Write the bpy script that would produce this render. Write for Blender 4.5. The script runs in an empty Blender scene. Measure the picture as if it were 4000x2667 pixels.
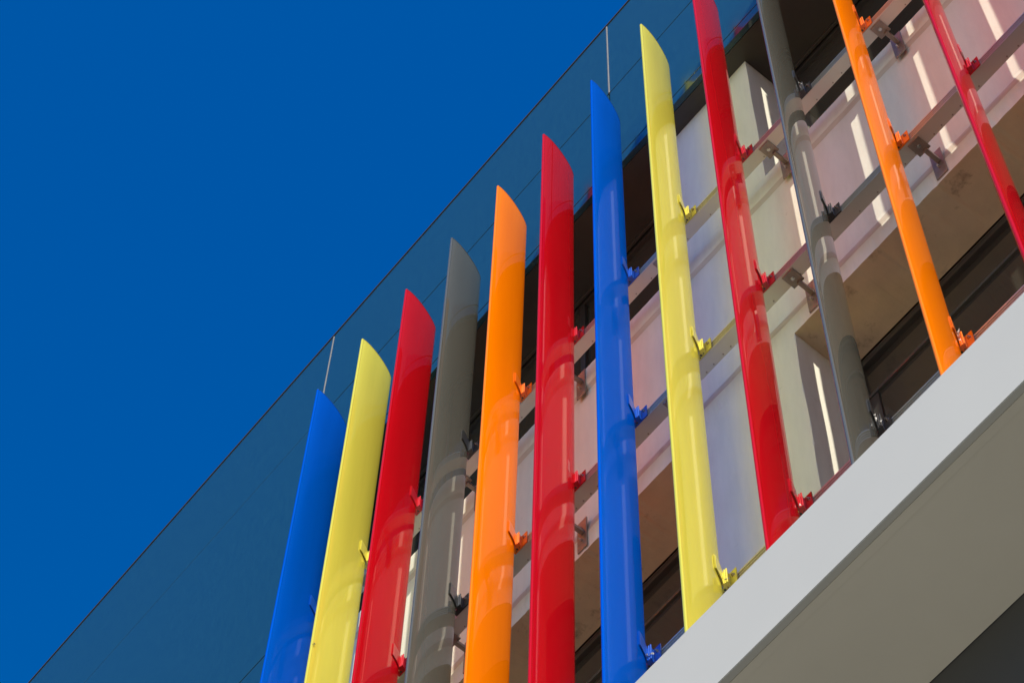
import bpy, bmesh, math, random
from mathutils import Vector, Matrix

random.seed(7)
S = bpy.context.scene
COL = S.collection
Z0 = 22.0                       # height of the fin tops above the ground
R = math.radians

# ------------------------------------------------------------------ camera
cd = bpy.data.cameras.new('camera')
cam = bpy.data.objects.new('camera', cd)
COL.objects.link(cam)
U = Vector((0.634902, 0.772341, 0.019716))
V = Vector((-0.694887, 0.582013, -0.422366))
W = Vector((-0.337685, 0.254461, 0.906211))
m = Matrix(((U.x, -V.x, -W.x, 0), (U.y, -V.y, -W.y, 0), (U.z, -V.z, -W.z, 0), (0, 0, 0, 1)))
m.translation = Vector((9.025379, -4.765726, -20.469435)) + Vector((0, 0, Z0))
cam.matrix_world = m
cd.sensor_width = 36.0
cd.lens = 94.353
cd.clip_start, cd.clip_end = 0.1, 5000
S.camera = cam

# ------------------------------------------------------------------ light
SUN_AZ, SUN_EL = 57.5, 32.0     # degrees right of the facade's normal, above the horizon
sd = Vector((math.sin(R(SUN_AZ)) * math.cos(R(SUN_EL)), -math.cos(R(SUN_AZ)) * math.cos(R(SUN_EL)), math.sin(R(SUN_EL))))
world = bpy.data.worlds.new('World')
S.world = world
world.use_nodes = True
nt = world.node_tree
nt.nodes.clear()
sky = nt.nodes.new('ShaderNodeTexSky')
sky.sky_type = 'NISHITA'
sky.sun_disc = False
sky.sun_elevation = R(SUN_EL)
sky.sun_rotation = math.atan2(sd.x, sd.y)
sky.air_density, sky.dust_density, sky.ozone_density = 1.0, 0.4, 1.5
# the photograph's deep polarised blue: one even colour shift over the whole sky
shift = nt.nodes.new('ShaderNodeVectorMath'); shift.operation = 'ADD'
shift.inputs[1].default_value = (-0.64, -0.33, 0.90)
floor_ = nt.nodes.new('ShaderNodeVectorMath'); floor_.operation = 'MAXIMUM'
floor_.inputs[1].default_value = (0, 0, 0)
bg = nt.nodes.new('ShaderNodeBackground')
bg.inputs['Strength'].default_value = 0.14
wo = nt.nodes.new('ShaderNodeOutputWorld')
nt.links.new(sky.outputs[0], shift.inputs[0])
nt.links.new(shift.outputs[0], floor_.inputs[0])
nt.links.new(floor_.outputs[0], bg.inputs['Color'])
nt.links.new(bg.outputs[0], wo.inputs['Surface'])

sl = bpy.data.lights.new('sun', 'SUN')
sl.energy = 5.0
sl.angle = R(0.53)
sl.color = (1.0, 0.92, 0.78)
sun = bpy.data.objects.new('sun', sl)
COL.objects.link(sun)
sun.rotation_euler = sd.to_track_quat('Z', 'Y').to_euler()
sun.location = sd * 60

S.view_settings.view_transform = 'Standard'
S.view_settings.look = 'None'
S.view_settings.exposure = 0.0
S.view_settings.gamma = 1.0
S.view_settings.use_curve_mapping = False
S.render.engine = 'CYCLES'
cy = S.cycles
cy.max_bounces, cy.diffuse_bounces, cy.glossy_bounces = 10, 6, 6
cy.caustics_reflective = True
cy.blur_glossy = 0.4
cy.sample_clamp_indirect = 6.0
cy.use_denoising = True

# ------------------------------------------------------------------ materials
def mat(name, color, rough=0.5, metal=0.0, coat=0.0, spec=0.5, noise=0.0, nscale=(8, 8, 8), bump=0.0, bscale=60.0,
        coat_rough=0.03, dirt=None, coat_ior=1.5):
    """Procedural material: base colour with soft mottling, optional dirt and fine relief."""
    mm = bpy.data.materials.new(name)
    mm.use_nodes = True
    n, l = mm.node_tree.nodes, mm.node_tree.links
    p = n['Principled BSDF']
    p.inputs['Base Color'].default_value = (*color, 1)
    p.inputs['Roughness'].default_value = rough
    p.inputs['Metallic'].default_value = metal
    p.inputs['Specular IOR Level'].default_value = spec
    p.inputs['Coat Weight'].default_value = coat
    p.inputs['Coat Roughness'].default_value = coat_rough
    p.inputs['Coat IOR'].default_value = coat_ior
    tc = n.new('ShaderNodeTexCoord')
    out = None
    if noise:
        mp = n.new('ShaderNodeMapping'); mp.inputs['Scale'].default_value = nscale
        nz = n.new('ShaderNodeTexNoise'); nz.inputs['Scale'].default_value = 1.0; nz.inputs['Detail'].default_value = 6
        nz.inputs['Roughness'].default_value = 0.65
        l.new(tc.outputs['Object'], mp.inputs[0]); l.new(mp.outputs[0], nz.inputs['Vector'])
        cr = n.new('ShaderNodeValToRGB')
        cr.color_ramp.elements[0].position = 0.3; cr.color_ramp.elements[1].position = 0.7
        cr.color_ramp.elements[0].color = (*[c * (1 - noise) for c in color], 1)
        cr.color_ramp.elements[1].color = (*[min(1, c * (1 + noise)) for c in color], 1)
        l.new(nz.outputs['Fac'], cr.inputs[0]); out = cr.outputs[0]
        rr = n.new('ShaderNodeMapRange'); rr.inputs[3].default_value = max(0.0, rough - 0.06); rr.inputs[4].default_value = min(1, rough + 0.06)
        l.new(nz.outputs['Fac'], rr.inputs[0]); l.new(rr.outputs[0], p.inputs['Roughness'])
    if dirt:
        dcol, lo, hi, sc = dirt
        nz2 = n.new('ShaderNodeTexNoise'); nz2.inputs['Scale'].default_value = sc; nz2.inputs['Detail'].default_value = 9
        nz2.inputs['Roughness'].default_value = 0.7
        l.new(tc.outputs['Object'], nz2.inputs['Vector'])
        mr = n.new('ShaderNodeMapRange'); mr.inputs[1].default_value = lo; mr.inputs[2].default_value = hi
        l.new(nz2.outputs['Fac'], mr.inputs[0])
        mx = n.new('ShaderNodeMix'); mx.data_type = 'RGBA'
        l.new(mr.outputs[0], mx.inputs[0])
        if out: l.new(out, mx.inputs[6])
        else: mx.inputs[6].default_value = (*color, 1)
        mx.inputs[7].default_value = (*dcol, 1)
        out = mx.outputs[2]
    if out: l.new(out, p.inputs['Base Color'])
    if bump:
        nb = n.new('ShaderNodeTexNoise'); nb.inputs['Scale'].default_value = bscale; nb.inputs['Detail'].default_value = 5
        l.new(tc.outputs['Object'], nb.inputs['Vector'])
        bp = n.new('ShaderNodeBump'); bp.inputs['Strength'].default_value = bump; bp.inputs['Distance'].default_value = 0.01
        l.new(nb.outputs['Fac'], bp.inputs['Height']); l.new(bp.outputs[0], p.inputs['Normal'])
    return mm

M = {}
FIN = dict(blue=(0.0, 0.10, 0.62), yellow=(0.82, 0.765, 0.10), red=(0.63, 0.004, 0.011), grey=(0.130, 0.132, 0.116), orange=(1.0, 0.225, 0.0))
FCOAT = dict(blue=0.22, yellow=0.6, red=0.55, grey=0.9, orange=0.55)
FMETAL = dict(blue=0.32, yellow=0.38, red=0.32, grey=0.35, orange=0.18)
for k, c in FIN.items():
    M[k] = mat('fin_' + k, c, rough=0.19, coat=FCOAT[k], spec=0.0, metal=FMETAL[k], noise=0.06, nscale=(7, 7, 0.4), coat_rough=0.008)
    M[k].node_tree.nodes['Principled BSDF'].inputs['Specular Tint'].default_value = (*[x ** 0.4 for x in c], 1)
    bc = tuple(x * 0.9 for x in c) if k != 'grey' else (0.03, 0.031, 0.03)
    M['bracket_' + k] = mat('bracket_' + k, bc, rough=0.35, coat=0.6, noise=0.08, nscale=(30, 30, 30), coat_rough=0.1)
    M['cap_' + k] = mat('cap_' + k, tuple(x * 0.4 for x in c), rough=0.4, coat=0.3, noise=0.05, nscale=(20, 20, 20))
M['panel'] = mat('fascia_blue', (0.012, 0.058, 0.080), rough=0.35, coat=0.7, spec=0.3, noise=0.14, nscale=(16, 16, 5), coat_rough=0.02,
                 dirt=((0.06, 0.09, 0.11), 0.76, 0.82, 22.0))
M['joint'] = mat('joint_aluminium', (0.20, 0.20, 0.195), rough=0.5, metal=0.3, noise=0.08, nscale=(20, 20, 6))
M['coping'] = mat('coping_dark', (0.045, 0.035, 0.032), rough=0.5, noise=0.1, nscale=(10, 10, 10))
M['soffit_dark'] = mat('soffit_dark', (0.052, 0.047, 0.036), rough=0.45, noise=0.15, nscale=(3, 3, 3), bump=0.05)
M['wall'] = mat('painted_render', (0.80, 0.80, 0.68), rough=0.75, noise=0.06, nscale=(11, 11, 1.6), bump=0.16, bscale=55,
                dirt=((0.34, 0.30, 0.24), 0.66, 0.80, 12.0))
M['chamfer_shade'] = mat('shaded_render', (0.64, 0.585, 0.48), rough=0.8, noise=0.10, nscale=(6, 14, 14), bump=0.16, bscale=55,
                dirt=((0.40, 0.33, 0.25), 0.58, 0.80, 6.0))  # blotchy browner wall tone: soft shade painted into the spandrel's chamfers
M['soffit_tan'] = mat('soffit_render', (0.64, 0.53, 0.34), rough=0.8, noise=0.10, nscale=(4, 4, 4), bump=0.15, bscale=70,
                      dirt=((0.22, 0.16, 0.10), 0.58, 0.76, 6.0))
M['alu'] = mat('anodised_aluminium', (0.66, 0.64, 0.57), rough=0.32, metal=0.5,
               dirt=((0.20, 0.12, 0.08), 0.77, 0.79, 40.0))
M['steel'] = mat('galvanised_steel', (0.33, 0.29, 0.25), rough=0.42, metal=0.75, noise=0.2, nscale=(14, 14, 14), bump=0.08, bscale=120,
                 dirt=((0.20, 0.085, 0.035), 0.60, 0.70, 16.0))
M['bolt'] = mat('zinc_bolt', (0.62, 0.60, 0.56), rough=0.25, metal=1.0, noise=0.1, nscale=(80, 80, 80))
M['black'] = mat('dark_frame', (0.040, 0.038, 0.032), rough=0.35, spec=0.5, noise=0.15, nscale=(8, 8, 8))
M['silver'] = mat('bright_bead', (0.5, 0.5, 0.48), rough=0.25, metal=1.0, noise=0.1, nscale=(6, 6, 6))
M['glass'] = mat('dark_glass', (0.050, 0.047, 0.036), rough=0.05, spec=0.6, noise=0.1, nscale=(1, 1, 1))
M['transom'] = mat('transom_olive', (0.06, 0.065, 0.05), rough=0.3, noise=0.1, nscale=(6, 6, 6))
M['canopy'] = mat('canopy_white', (0.54, 0.53, 0.483), rough=0.45, spec=0.4, noise=0.012, nscale=(1.4, 1.4, 1.4), coat=0.15, coat_rough=0.25,
                  dirt=((0.45, 0.45, 0.44), 0.78, 0.86, 3.0))
M['canopy_under'] = mat('canopy_underside', (0.74, 0.69, 0.575), rough=0.6, noise=0.03, nscale=(1.2, 1.2, 1.2),
                        dirt=((0.33, 0.29, 0.24), 0.78, 0.84, 4.0))
M['lower'] = mat('lower_cladding', (0.035, 0.037, 0.038), rough=0.3, noise=0.1, nscale=(2, 2, 2))
M['ground'] = mat('paving', (0.385, 0.36, 0.28), rough=0.85, noise=0.15, nscale=(0.7, 0.7, 0.7), bump=0.2, bscale=8)
M['film'] = mat('torn_film', (0.72, 0.72, 0.70), rough=0.25, noise=0.1, nscale=(60, 60, 60), coat=0.5)
M['insect'] = mat('insect_black', (0.02, 0.018, 0.015), rough=0.4, noise=0.2, nscale=(200, 200, 200))

# ------------------------------------------------------------------ helpers
def empty(name, loc, label=None, cat=None, group=None):
    o = bpy.data.objects.new(name, None)
    o.empty_display_size = 0.2
    COL.objects.link(o)
    o.location = loc
    tag(o, label, cat, group)
    return o

def tag(o, label=None, cat=None, group=None, kind=None):
    if label: o['label'] = label
    if cat: o['category'] = cat
    if group: o['group'] = group
    if kind: o['kind'] = kind

def link(name, me, material, parent=None, loc=(0, 0, 0)):
    if material is not None and not me.materials:
        me.materials.append(material)
    o = bpy.data.objects.new(name, me)
    COL.objects.link(o)
    o.location = loc
    if parent: o.parent = parent
    return o

def bm_mesh(bm, name, smooth=False):
    bmesh.ops.recalc_face_normals(bm, faces=bm.faces)
    me = bpy.data.meshes.new(name)
    bm.to_mesh(me); bm.free()
    if smooth:
        for p in me.polygons: p.use_smooth = True
    return me

def add_box(bm, x0, x1, y0, y1, z0, z1, bevel=0.0):
    r = bmesh.ops.create_cube(bm, size=1.0)
    vs = r['verts']
    bmesh.ops.scale(bm, vec=(x1 - x0, y1 - y0, z1 - z0), verts=vs)
    bmesh.ops.translate(bm, vec=((x0 + x1) / 2, (y0 + y1) / 2, (z0 + z1) / 2), verts=vs)
    if bevel:
        es = list({e for vv in vs for e in vv.link_edges})
        bmesh.ops.bevel(bm, geom=es, offset=bevel, segments=2, affect='EDGES', profile=0.6)

def add_prism(bm, poly, a0, a1, axis='z'):
    """Extrude a closed outline: axis z -> poly in (x, y); axis x -> poly in (y, z)."""
    def pt(p, a):
        return (p[0], p[1], a) if axis == 'z' else (a, p[0], p[1])
    lo = [bm.verts.new(pt(p, a0)) for p in poly]
    hi = [bm.verts.new(pt(p, a1)) for p in poly]
    n = len(poly)
    for i in range(n):
        bm.faces.new((lo[i], lo[(i + 1) % n], hi[(i + 1) % n], hi[i]))
    bm.faces.new(lo[::-1]); bm.faces.new(hi)

def add_cyl(bm, p0, p1, r, seg=12):
    p0, p1 = Vector(p0), Vector(p1)
    d = p1 - p0
    q = d.to_track_quat('Z', 'Y').to_matrix().to_4x4()
    q.translation = (p0 + p1) / 2
    bmesh.ops.create_cone(bm, cap_ends=True, segments=seg, radius1=r, radius2=r, depth=d.length, matrix=q)

def box(name, b, material, parent=None, bevel=0.0, origin=(0, 0, 0)):
    bm = bmesh.new()
    add_box(bm, b[0] - origin[0], b[1] - origin[0], b[2] - origin[1], b[3] - origin[1], b[4] - origin[2], b[5] - origin[2], bevel)
    return link(name, bm_mesh(bm, name), material, parent, origin)

# ------------------------------------------------------------------ ground
bm = bmesh.new()
bmesh.ops.create_grid(bm, x_segments=2, y_segments=2, size=2500)
g = link('ground', bm_mesh(bm, 'ground'), M['ground'])
tag(g, kind='structure')

# ------------------------------------------------------------------ building
XL, XR = -8.0, 13.0             # ends of the facade that is built
RX = -0.35                      # left end of the recessed window bay
YF, YW, YP = 0.50, 0.69, 0.716   # fascia face, wall face, recessed spandrel face
ZT, ZB = 3.13, -0.555           # fascia top and bottom
B = empty('office_building', (0, 0, 0), 'white rendered office facade under a dark blue panelled fascia, seen steeply from below', 'building')
B.location = (0, 0, Z0)

def bbox(name, b, material, bevel=0.0, parent=None):
    return box(name, b, material, parent or B, bevel)

def dents(vals, k):
    return vals + (random.random() - 0.5) * k

# body of the house behind everything
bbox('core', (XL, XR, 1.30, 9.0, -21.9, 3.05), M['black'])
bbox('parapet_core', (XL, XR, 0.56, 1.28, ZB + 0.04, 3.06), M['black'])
# fascia panels, each a cassette with folded edges; joints 8 mm
def panel(x0, x1, z0, z1, gt=0.010):
    g_ = 0.010
    return bbox('fascia_panel', (x0 + g_, x1 - g_, YF, YF + 0.045, z0 + g_, z1 - gt), M['panel'], 0.003)
VS = [XL, -4.92 - 4.09 + 4.09, -0.83, 3.255, 7.34, 11.43, XR]
VS = [XL, -0.83, 3.255, 7.34, 11.43, XR]
for x0, x1 in zip(VS[:-1], VS[1:]):
    panel(x0, x1, 1.31, ZT)
    if x0 < -1:
        panel(x0, x1, -2.55, 1.31, -0.004)
        panel(x0, RX, -6.4, -2.55)
        panel(x0, RX, -10.2, -6.4)
    else:
        panel(x0, x1, -0.37, 1.31)
        panel(x0, x1, ZB, -0.37)
panel(-0.83, RX, -2.55, ZB)
for x in VS[1:-1]:
    for z0, z1 in ((1.32, ZT - 0.03), (-0.36 if x > 0 else -2.5, 1.30)):
        bm = bmesh.new()
        add_prism(bm, [(x - 0.0095, YF + 0.02), (x - 0.0095, YF - 0.002), (x - 0.005, YF - 0.006), (x + 0.005, YF - 0.006), (x + 0.0095, YF - 0.002), (x + 0.0095, YF + 0.02)], z0, z1)
        if z0 > 0 or x < 0:
            link('joint_cover', bm_mesh(bm, 'joint_cover'), M['joint'], B)
        else:
            bm.free()
bbox('coping', (XL, XR, YF - 0.008, YF + 0.5, ZT, ZT + 0.022), M['coping'], 0.003)
bbox('roof', (XL, XR, YF + 0.52, 9.0, 3.07, 3.10), M['coping'])
# return of the blue cladding at the left end of the bay
bbox('cladding_return', (RX - 0.05, RX - 0.008, YF + 0.05, 1.28, -10.2, ZB - 0.002), M['panel'], 0.003)
bbox('cladding_back', (XL, RX - 0.06, YF + 0.05, 1.28, -10.2, ZB), M['black'])
# underside of the fascia: dark boards across the depth
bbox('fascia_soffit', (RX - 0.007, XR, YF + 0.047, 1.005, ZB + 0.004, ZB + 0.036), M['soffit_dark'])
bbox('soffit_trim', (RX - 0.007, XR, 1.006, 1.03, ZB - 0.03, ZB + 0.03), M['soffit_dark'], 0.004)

# spandrel: lips at top and bottom, panel recessed between chamfers, broken arris below
ZS0, ZS1 = -5.61, -2.985
def spandrel(x0, x1):
    prof = [(1.12, ZS1), (YW, ZS1), (YW, ZS1 - 0.235), (YW + 0.008, ZS1 - 0.265), (YP, ZS1 - 0.315), (YP, ZS0 + 0.42), (YP - 0.010, ZS0 + 0.35), (YW, ZS0 + 0.22), (YW, ZS0), (1.12, ZS0)]
    n = int((x1 - x0) / 0.03)
    bm = bmesh.new()
    rows = []
    for i in range(n + 1):
        x = x0 + (x1 - x0) * i / n
        chip = random.random() ** 6 * 0.012
        wob = 0.002 * math.sin(x * 9.1) + 0.002 * math.sin(x * 23.0)
        row = []
        for j, (y, z) in enumerate(prof):
            dy = dz = 0
            if j == 8: dy, dz = chip * 0.8, chip + 0.0015 * math.sin(x * 40)
            if j == 1: dz = -random.random() ** 8 * 0.006
            if j in (2, 3, 4, 5, 6, 7): dz = wob
            row.append(bm.verts.new((x, y + dy, z + dz)))
        rows.append(row)
    k = len(prof)
    for a, b in zip(rows[:-1], rows[1:]):
        for j in range(k):
            f = bm.faces.new((a[j], a[(j + 1) % k], b[(j + 1) % k], b[j]))
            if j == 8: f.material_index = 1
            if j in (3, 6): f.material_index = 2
    bm.faces.new(rows[0]); bm.faces.new(rows[-1][::-1])
    me = bm_mesh(bm, 'spandrel')
    me.materials.append(M['wall']); me.materials.append(M['soffit_tan']); me.materials.append(M['chamfer_shade'])
    return link('spandrel', me, None, B)
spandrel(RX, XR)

def pier(x0, x1, z0, z1, rough):
    bm = bmesh.new()
    n = int((z1 - z0) / 0.03)
    rows = []
    for i in range(n + 1):
        z = z0 + (z1 - z0) * i / n
        a, b = (random.random() ** 5 * rough for _ in range(2))
        w_ = 0.004 * math.sin(z * 5.3) * rough / 0.01
        rows.append([bm.verts.new(p) for p in ((x0, 1.18, z), (x0 + w_, YW + b * 0.8, z), (x0 + w_ + b, YW, z), (x1 - a + w_, YW, z), (x1 + w_, YW + a * 0.8, z), (x1, 1.18, z))])
    for a, b in zip(rows[:-1], rows[1:]):
        for j in range(6):
            bm.faces.new((a[j], a[(j + 1) % 6], b[(j + 1) % 6], b[j]))
    bm.faces.new(rows[0][::-1]); bm.faces.new(rows[-1])
    return link('pier', bm_mesh(bm, 'pier'), M['wall'], B)
PX = [(3.58, 4.63), (9.3, 10.35)]
for x0, x1 in PX:
    pier(x0, x1, ZS1, ZB + 0.003, 0.006)
    pier(x0, x1, -9.6, ZS0, 0.012)

# windows in the two storeys
def sub(name, b, material, parent, bevel=0.0):
    bm = bmesh.new(); add_box(bm, *b, bevel)
    return link(name, bm_mesh(bm, name), material, parent)
def window(x0, x1, z0, z1, y, head):
    fr = bmesh.new()
    add_box(fr, x0, x1, y - 0.035, y + 0.04, z1 - 0.065, z1, 0.004)
    add_box(fr, x0, x0 + 0.09, y - 0.035, y + 0.04, z0, z1 - 0.067, 0.004)
    add_box(fr, x1 - 0.09, x1, y - 0.035, y + 0.04, z0, z1 - 0.067, 0.004)
    add_box(fr, x0 + 0.092, x1 - 0.092, y - 0.035, y + 0.04, z0, z0 + 0.07, 0.004)
    wd = link('window', bm_mesh(fr, 'window'), M['black'], B)
    if head:
        sub('bead', (x0 + 0.02, x1 - 0.02, y - 0.043, y - 0.037, z1 - 0.02, z1 - 0.013), M['silver'], wd)
        sub('head_pane', (x0 + 0.092, x1 - 0.092, y + 0.0, y + 0.01, z1 - 0.42, z1 - 0.067), M['glass'], wd)
        sub('transom', (x0 + 0.092, x1 - 0.092, y - 0.02, y + 0.03, z1 - 0.455, z1 - 0.422), M['transom'], wd, 0.004)
        top = z1 - 0.457
        sub('sash_stile', (x0 + 0.092, x0 + 0.175, y - 0.012, y + 0.02, z0 + 0.072, top), M['black'], wd, 0.003)
        xs = [x0 + 0.177, x1 - 0.092]
        sub('pane', (xs[0], xs[1], y, y + 0.01, z0 + 0.072, top), M['glass'], wd)
    else:
        n = 3
        xs = [x0 + 0.092 + (x1 - x0 - 0.184) * i / n for i in range(n + 1)]
        for i in range(n):
            sub('pane', (xs[i] + (0.03 if i else 0), xs[i + 1] - (0.03 if i < n - 1 else 0), y, y + 0.01, z0 + 0.072, z1 - 0.067), M['glass'], wd)
            if i: sub('mullion', (xs[i] - 0.028, xs[i] + 0.028, y - 0.03, y + 0.03, z0 + 0.072, z1 - 0.067), M['black'], wd, 0.003)
    return wd
window(RX, 3.58, ZS1, ZB - 0.005, 1.075, False)
window(4.63, 9.3, ZS1, ZB - 0.005, 1.075, False)
window(RX, 3.58, -9.5, ZS0 + 0.0, 1.17, True)
window(4.63, 9.3, -9.5, ZS0 + 0.0, 1.17, True)
# ledge the lower windows stand on, wall under the canopy
bbox('ledge', (RX, XR, 0.603, 1.28, -10.19, -9.66), M['wall'])
bbox('lower_wall', (XL, XR, 0.603, 1.28, -22.0, -10.20), M['lower'])

# ------------------------------------------------------------------ canopy
CY, CT, CB = -0.12, -9.565, -10.235
K = empty('canopy', (0, 0, Z0), 'long white canopy edge with a beige underside below the coloured fins', 'canopy')
bm = bmesh.new()
add_prism(bm, [(CY, CB), (CY, CT), (CY + 0.05, CT + 0.004), (0.585, CT - 0.045), (0.585, CT - 0.07), (CY + 0.04, CT - 0.03), (CY + 0.04, CB)], -7.5, 12.5, 'x')
bmesh.ops.bevel(bm, geom=[e for e in bm.edges if abs(e.verts[0].co.x - e.verts[1].co.x) > 5], offset=0.004, segments=2, affect='EDGES')
link('front_panel', bm_mesh(bm, 'front_panel'), M['canopy'], K)
box('edge_strip', (-7.5, 12.5, CY + 0.0405, CY + 0.085, CB + 0.002, CB + 0.05), M['canopy_under'], K)
box('underside_panel', (-7.5, 12.5, CY + 0.0855, 0.600, CB + 0.003, CB + 0.05), M['canopy_under'], K)

# ------------------------------------------------------------------ rails
RY = 0.46
ZR = (-3.148, -5.355, -8.232)
RD = (0.092, 0.098, 0.095)
rail_labels = ('uppermost grooved aluminium rail behind the fins, level with the top of the white band',
               'middle grooved aluminium rail behind the fins, crossing the foot of the white band',
               'lowest grooved aluminium rail, mostly hidden just above the white canopy edge')
def rail(z, d, label):
    t = empty('support_rail', (4.5, RY, Z0 + z), label, 'rail', 'rails carrying the fins')
    h = 0.093
    g_ = []
    # front face with three shallow channels
    zc = [0.0, 0.010, 0.010, 0.027, 0.027, 0.034, 0.034, 0.051, 0.051, 0.058, 0.058, 0.080, 0.080, h]
    yc = [0.0, 0.0, 0.016, 0.016, 0.0, 0.0, 0.016, 0.016, 0.0, 0.0, 0.016, 0.016, 0.0, 0.0]
    prof = list(zip(yc, zc)) + [(d, h), (d, 0.0)]
    bm = bmesh.new()
    add_prism(bm, prof, -4.75, 6.5, 'x')
    link('beam', bm_mesh(bm, 'beam'), M['alu'], t)
    # small rivets along the rear edge of the underside
    rnd = random.Random(int(-z * 100))
    x = -4.6
    head = bmesh.new(); add_cyl(head, (0, 0, -0.0035), (0, 0, 0.001), 0.0055, 8)
    hm = bm_mesh(head, 'rivet')
    hm.materials.append(M['steel'])
    while x < 3.0:
        o = link('rivet', hm, None, t, (x, d - 0.012 - rnd.random() * 0.006, 0.0))
        x += rnd.choice((0.07, 0.09, 0.16, 0.24))
    return t
for z, d, lb in zip(ZR, RD, rail_labels): rail(z, d, lb)

# ------------------------------------------------------------------ struts between rail and wall
def strut_meshes():
    out = {}
    bm = bmesh.new(); add_box(bm, -0.046, 0.046, 0.016, 0.120, -0.013, -0.002, 0.0015)
    add_box(bm, -0.03, 0.03, 0.105, 0.120, -0.013, 0.05)
    out['rail_plate'] = bm_mesh(bm, 'rail_plate')
    bm = bmesh.new(); add_cyl(bm, (0, 0.062, -0.021), (0, 0.062, -0.014), 0.013, 16); add_cyl(bm, (0, 0.062, -0.028), (0, 0.062, -0.0215), 0.009, 6)
    out['bolt'] = bm_mesh(bm, 'bolt')
    bm = bmesh.new(); add_box(bm, -0.004, 0.026, 0.100, 0.2155, -0.044, -0.0135, 0.002)
    out['arm'] = bm_mesh(bm, 'arm')
    bm = bmesh.new(); add_box(bm, -0.046, 0.046, 0.218, 0.2285, -0.225, 0.148, 0.002)
    out['wall_plate'] = bm_mesh(bm, 'wall_plate')
    bm = bmesh.new()
    for zz in (0.03, -0.12):
        add_cyl(bm, (0.004, 0.200, zz), (0.004, 0.2175, zz), 0.008, 6)
        add_cyl(bm, (0.004, 0.185, zz), (0.004, 0.199, zz), 0.005, 8)
    out['anchor_bolt'] = bm_mesh(bm, 'anchor_bolt')
    for k_, me in out.items(): me.materials.append(M['bolt' if 'bolt' in k_ else 'steel'])
    return out
SM = strut_meshes()
sx = [0.36, 1.48, 2.64, 3.715, 4.832, 5.957, 7.08]
where = ['behind the left yellow fin', 'between the left grey fin and the left orange fin', 'right of the middle red fin', 'behind the right yellow fin',
         'left of the right grey fin, by the pier', 'right of the right orange fin', 'beyond the rightmost red fin']
for zi, lev in ((0, 'upper'), (1, 'middle'), (2, 'lowest')):
    for i, x in enumerate(sx):
        if zi == 2 and i > 4: continue
        t = empty('wall_strut', (x, RY, Z0 + ZR[zi]), 'steel strut on the %s rail, %s' % (lev, where[i]), 'strut', 'steel struts between rails and wall')
        for k_, me in SM.items():
            o = link(k_, me, None, t)
            if k_ in ('wall_plate', 'anchor_bolt') and zi == 2: o.location.y = 0.0

# ------------------------------------------------------------------ fins
LEN = 9.42
CH, BB = 0.447, 0.0375
def half(t):                    # half thickness at chord position t
    q = abs((t - CH / 2) / (CH / 2))
    lens = BB * max(0.0, 1 - q ** 2) ** 0.58
    rn = 0.0115                 # rounded nose bead
    return max(lens, math.sqrt(rn * rn - (t - rn) ** 2)) if t < 2 * rn else lens
NS = 40
TT = sorted([CH / 2 * (1 - math.cos(math.pi * i / NS)) for i in range(NS + 1)] + [0.0115 * (1 - math.cos(math.pi * i / 16)) for i in range(1, 11)])
PROF = [(half(t), t - 0.004) for t in TT] + [(-half(t), t - 0.004) for t in reversed(TT[1:-1])]
def blade_mesh():
    bm = bmesh.new()
    n = len(PROF)
    zs = [0.0, LEN * 0.33, LEN * 0.66, LEN - 0.007]
    rings = [[bm.verts.new((x, y, z)) for x, y in PROF] for z in zs]
    for a, b in zip(rings[:-1], rings[1:]):
        for j in range(n):
            f = bm.faces.new((a[j], a[(j + 1) % n], b[(j + 1) % n], b[j])); f.smooth = True
    bottom = [bm.verts.new((x, y, 0.0)) for x, y in PROF]
    bm.faces.new(bottom[::-1])
    bmesh.ops.recalc_face_normals(bm, faces=bm.faces)
    me = bpy.data.meshes.new('blade'); bm.to_mesh(me); bm.free()
    return me
def cap_mesh():
    bm = bmesh.new()
    add_prism(bm, [(x * 1.02 + (0.0008 if x > 0 else -0.0008), y) for x, y in PROF], LEN - 0.007, LEN)
    return bm_mesh(bm, 'end_cap')
HB = 0.14
def bracket_mesh():
    bm = bmesh.new()
    # web and hub, extruded upright; local origin = fin nose, rail face at y 0.4575
    F = 0.4575
    web = [(-0.170, F), (-0.047, F), (-0.047, F - 0.008), (-0.098, F - 0.008), (-0.090, 0.430), (-0.084, 0.420), (-0.092, 0.414), (-0.098, 0.421),
           (-0.104, 0.4115), (-0.112, 0.412), (-0.118, 0.406), (-0.127, 0.424), (-0.138, 0.427), (-0.150, 0.423), (-0.165, 0.436)]
    add_prism(bm, web, 0.0, HB * 0.86)
    add_prism(bm, [(-0.104, F - 0.001), (-0.047, F - 0.001), (-0.047, F - 0.0075), (-0.104, F - 0.0075)], HB * 0.86, HB)
    # rounded ribs of the comb
    for x, y in ((-0.0885, 0.418), (-0.1010, 0.4155), (-0.113, 0.409)):
        add_cyl(bm, (x, y, 0.001), (x, y, HB), 0.0048, 10)
    # rib at the foot of the flange
    add_cyl(bm, (-0.097, F - 0.012, 0.0), (-0.097, F - 0.012, HB * 0.9), 0.004, 8)
    # gripping arms along both faces of the blade (theta 18 degrees)
    c, s_ = math.cos(R(18)), math.sin(R(18))
    def arm(side, t0, t1, g0, g1):
        pts = []
        ts = [t0 + (t1 - t0) * i / 6 for i in range(7)]
        inner = [(side * (half(t) + g0), t - 0.004) for t in ts]
        outer = [(side * (half(t) + g1), t - 0.004) for t in reversed(ts)]
        poly = [(x * c - y * s_, x * s_ + y * c) for x, y in inner + outer]
        add_prism(bm, poly, 0.0, HB)
    arm(1, 0.318, 0.440, 0.0010, 0.0032)
    arm(1, 0.322, 0.440, 0.0058, 0.0085)
    arm(-1, 0.330, 0.440, 0.0015, 0.007)
    return bm_mesh(bm, 'bracket')
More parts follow.
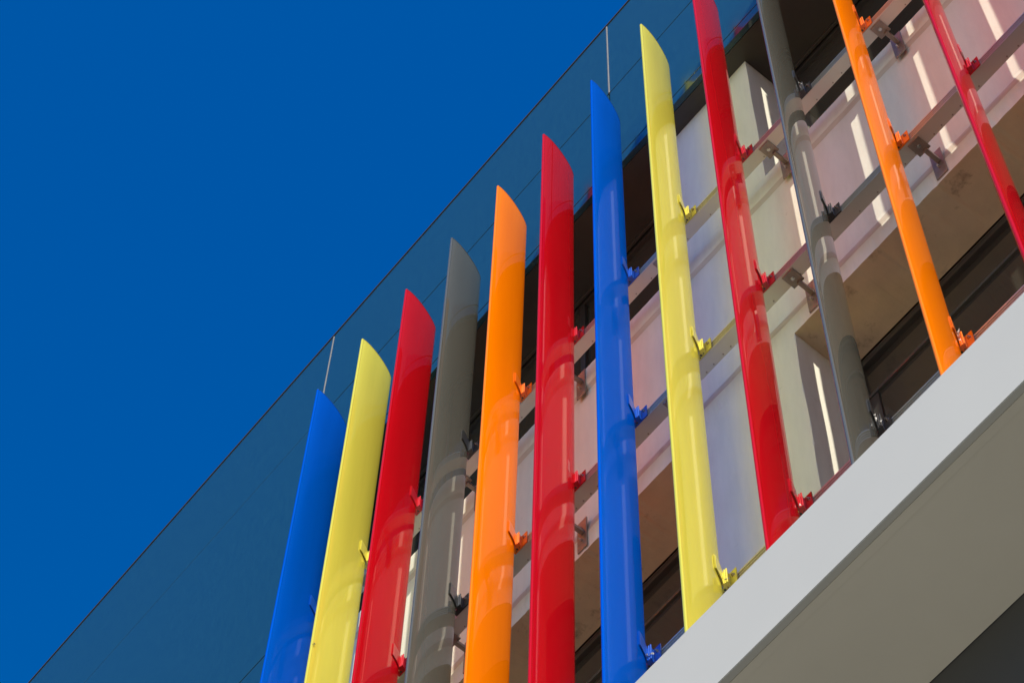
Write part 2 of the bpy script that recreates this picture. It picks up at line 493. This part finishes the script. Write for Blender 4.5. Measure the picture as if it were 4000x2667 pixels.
def bolt_mesh():
    bm = bmesh.new()
    F = 0.4575
    add_cyl(bm, (-0.070, F - 0.0105, HB * 0.62), (-0.070, F - 0.008, HB * 0.62), 0.013, 16)
    add_cyl(bm, (-0.070, F - 0.0185, HB * 0.62), (-0.070, F - 0.011, HB * 0.62), 0.010, 6)
    add_cyl(bm, (-0.070, F - 0.026, HB * 0.62), (-0.070, F - 0.019, HB * 0.62), 0.0055, 10)
    return bm_mesh(bm, 'bolt')
def hole_mesh():
    bm = bmesh.new()
    add_cyl(bm, (-0.131, 0.440, -0.0022), (-0.131, 0.440, 0.001), 0.0075, 12)
    add_cyl(bm, (-0.146, 0.447, -0.0022), (-0.146, 0.447, 0.001), 0.0045, 10)
    for k_ in range(6):
        a = R(-20 + 22 * k_)
        x, y = -0.131 + 0.024 * math.cos(a), 0.440 + 0.013 * math.sin(a) * 0.6
        add_cyl(bm, (x, y, -0.0018), (x, y, 0.001), 0.0022, 6)
    return bm_mesh(bm, 'pin_slot')
def scrap_mesh(seed):
    rnd = random.Random(seed)
    bm = bmesh.new()
    for k_ in range(5):
        p = Vector((-0.118 + rnd.uniform(-0.02, 0.03), 0.40 + rnd.uniform(-0.02, 0.02), 0.03 + rnd.uniform(-0.03, 0.06)))
        d = Vector((rnd.uniform(-1, 1), rnd.uniform(-1, 0.2), rnd.uniform(-0.6, 1))).normalized()
        last = None
        for q in range(6):
            wv = Vector((rnd.uniform(-1, 1), rnd.uniform(-1, 1), rnd.uniform(-1, 1))).normalized() * rnd.uniform(0.004, 0.010)
            a, b = bm.verts.new(p + wv), bm.verts.new(p - wv)
            if last: bm.faces.new((last[0], last[1], b, a))
            last = (a, b)
            d = (d + Vector((rnd.uniform(-1, 1), rnd.uniform(-1, 1), rnd.uniform(-1, 1))) * 0.9).normalized()
            p = p + d * 0.011
    return bm_mesh(bm, 'film_scrap')

proto = dict(blade=blade_mesh(), end_cap=cap_mesh(), bracket=bracket_mesh(), bolt=bolt_mesh(), pin_slot=hole_mesh())
proto['bolt'].materials.append(M['bolt'])
proto['pin_slot'].materials.append(M['black'])
def coloured(key, colour, material, cache={}):
    if (key, colour) not in cache:
        me = proto[key].copy(); me.materials.append(material); cache[(key, colour)] = me
    return cache[(key, colour)]

ORDER = ['blue', 'yellow', 'red', 'grey', 'orange', 'red']
XI = [-0.011, 0.604, 1.200, 1.803, 2.406, 2.992, 3.594, 4.206, 4.797, 5.396, 6.002, 6.611, 7.2, 7.8, 8.4, 9.0]
TH = [18.1, 18.5, 17.8, 18.1, 18.3, 16.6, 18.0, 18.4, 18.0, 18.0, 18.0, 18.0, 18, 18, 18, 18]
FL = ['leftmost glossy blue fin, its tip beside a pale vertical panel joint',
      'glossy yellow fin near the left end, between the leftmost blue fin and a red fin',
      'glossy red fin between the left yellow fin and the left dark grey fin',
      'dark grey fin whose curved tip stands against the blue fascia',
      'glossy orange fin whose curved tip stands against the blue fascia',
      'glossy red fin between the left orange fin and the middle blue fin',
      'glossy blue fin in mid row, between a red and a yellow fin',
      'glossy yellow fin in front of the left edge of the white pier',
      'glossy red fin in front of the white pier, right of a yellow fin',
      'dark grey fin with a blue-grey nose edge, right of the white pier',
      'glossy orange fin on the right, its foot meeting the canopy edge',
      'narrow red fin at the right edge, seen nearly edge-on',
      'blue fin just beyond the rightmost red fin', 'yellow fin next after the outer blue fin',
      'red fin next after the outer yellow fin', 'dark grey fin next after the outer red fin']
SCRAPS = {(9, 0), (6, 2), (9, 2), (10, 2), (7, 2), (8, 2)}
first = None
for i, x in enumerate(XI):
    cname = ORDER[i % 6]
    t = empty('louvre_fin', (x, 0, Z0 - LEN), FL[i], 'louvre fin', 'coloured upright fins along the facade')
    bl = link('blade', coloured('blade', cname, M[cname]), None, t)
    bl.rotation_euler.z = R(TH[i])
    cp = link('end_cap', coloured('end_cap', cname, M['cap_' + cname]), None, bl)
    for zi, z in enumerate(ZR):
        br = link('bracket', coloured('bracket', cname, M['bracket_' + cname]), None, t, (0, 0, LEN + z - 0.002))
        link('bolt', proto['bolt'], None, br)
        link('pin_slot', proto['pin_slot'], None, br)
        if (i, zi) in SCRAPS:
            link('film_scrap', scrap_mesh(i * 7 + zi), M['film'], br)

# ------------------------------------------------------------------ insect resting on the left yellow fin
bm = bmesh.new()
def ell(c_, r_):
    mtx = Matrix.Translation(c_) @ Matrix.Diagonal((*r_, 1))
    bmesh.ops.create_uvsphere(bm, u_segments=10, v_segments=6, radius=1.0, matrix=mtx)
ell((0, 0, 0.012), (0.0032, 0.0035, 0.008)); ell((0, 0, 0.000), (0.0028, 0.003, 0.005)); ell((0, 0, -0.007), (0.0024, 0.0024, 0.0026))
for zz in (-0.003, 0.0, 0.004):
    for sgn in (-1, 1):
        add_cyl(bm, (0, 0, zz), (0.002, sgn * 0.008, zz * 1.8), 0.0006, 5)
        add_cyl(bm, (0.002, sgn * 0.008, zz * 1.8), (-0.002, sgn * 0.013, zz * 2.6), 0.0005, 5)
ins = link('insect', bm_mesh(bm, 'insect', True), M['insect'], None, (0.6225, 0.0110, Z0 - 4.905))
ins.rotation_euler.z = R(-40)
tag(ins, 'tiny dark insect clinging to the left yellow fin', 'insect')
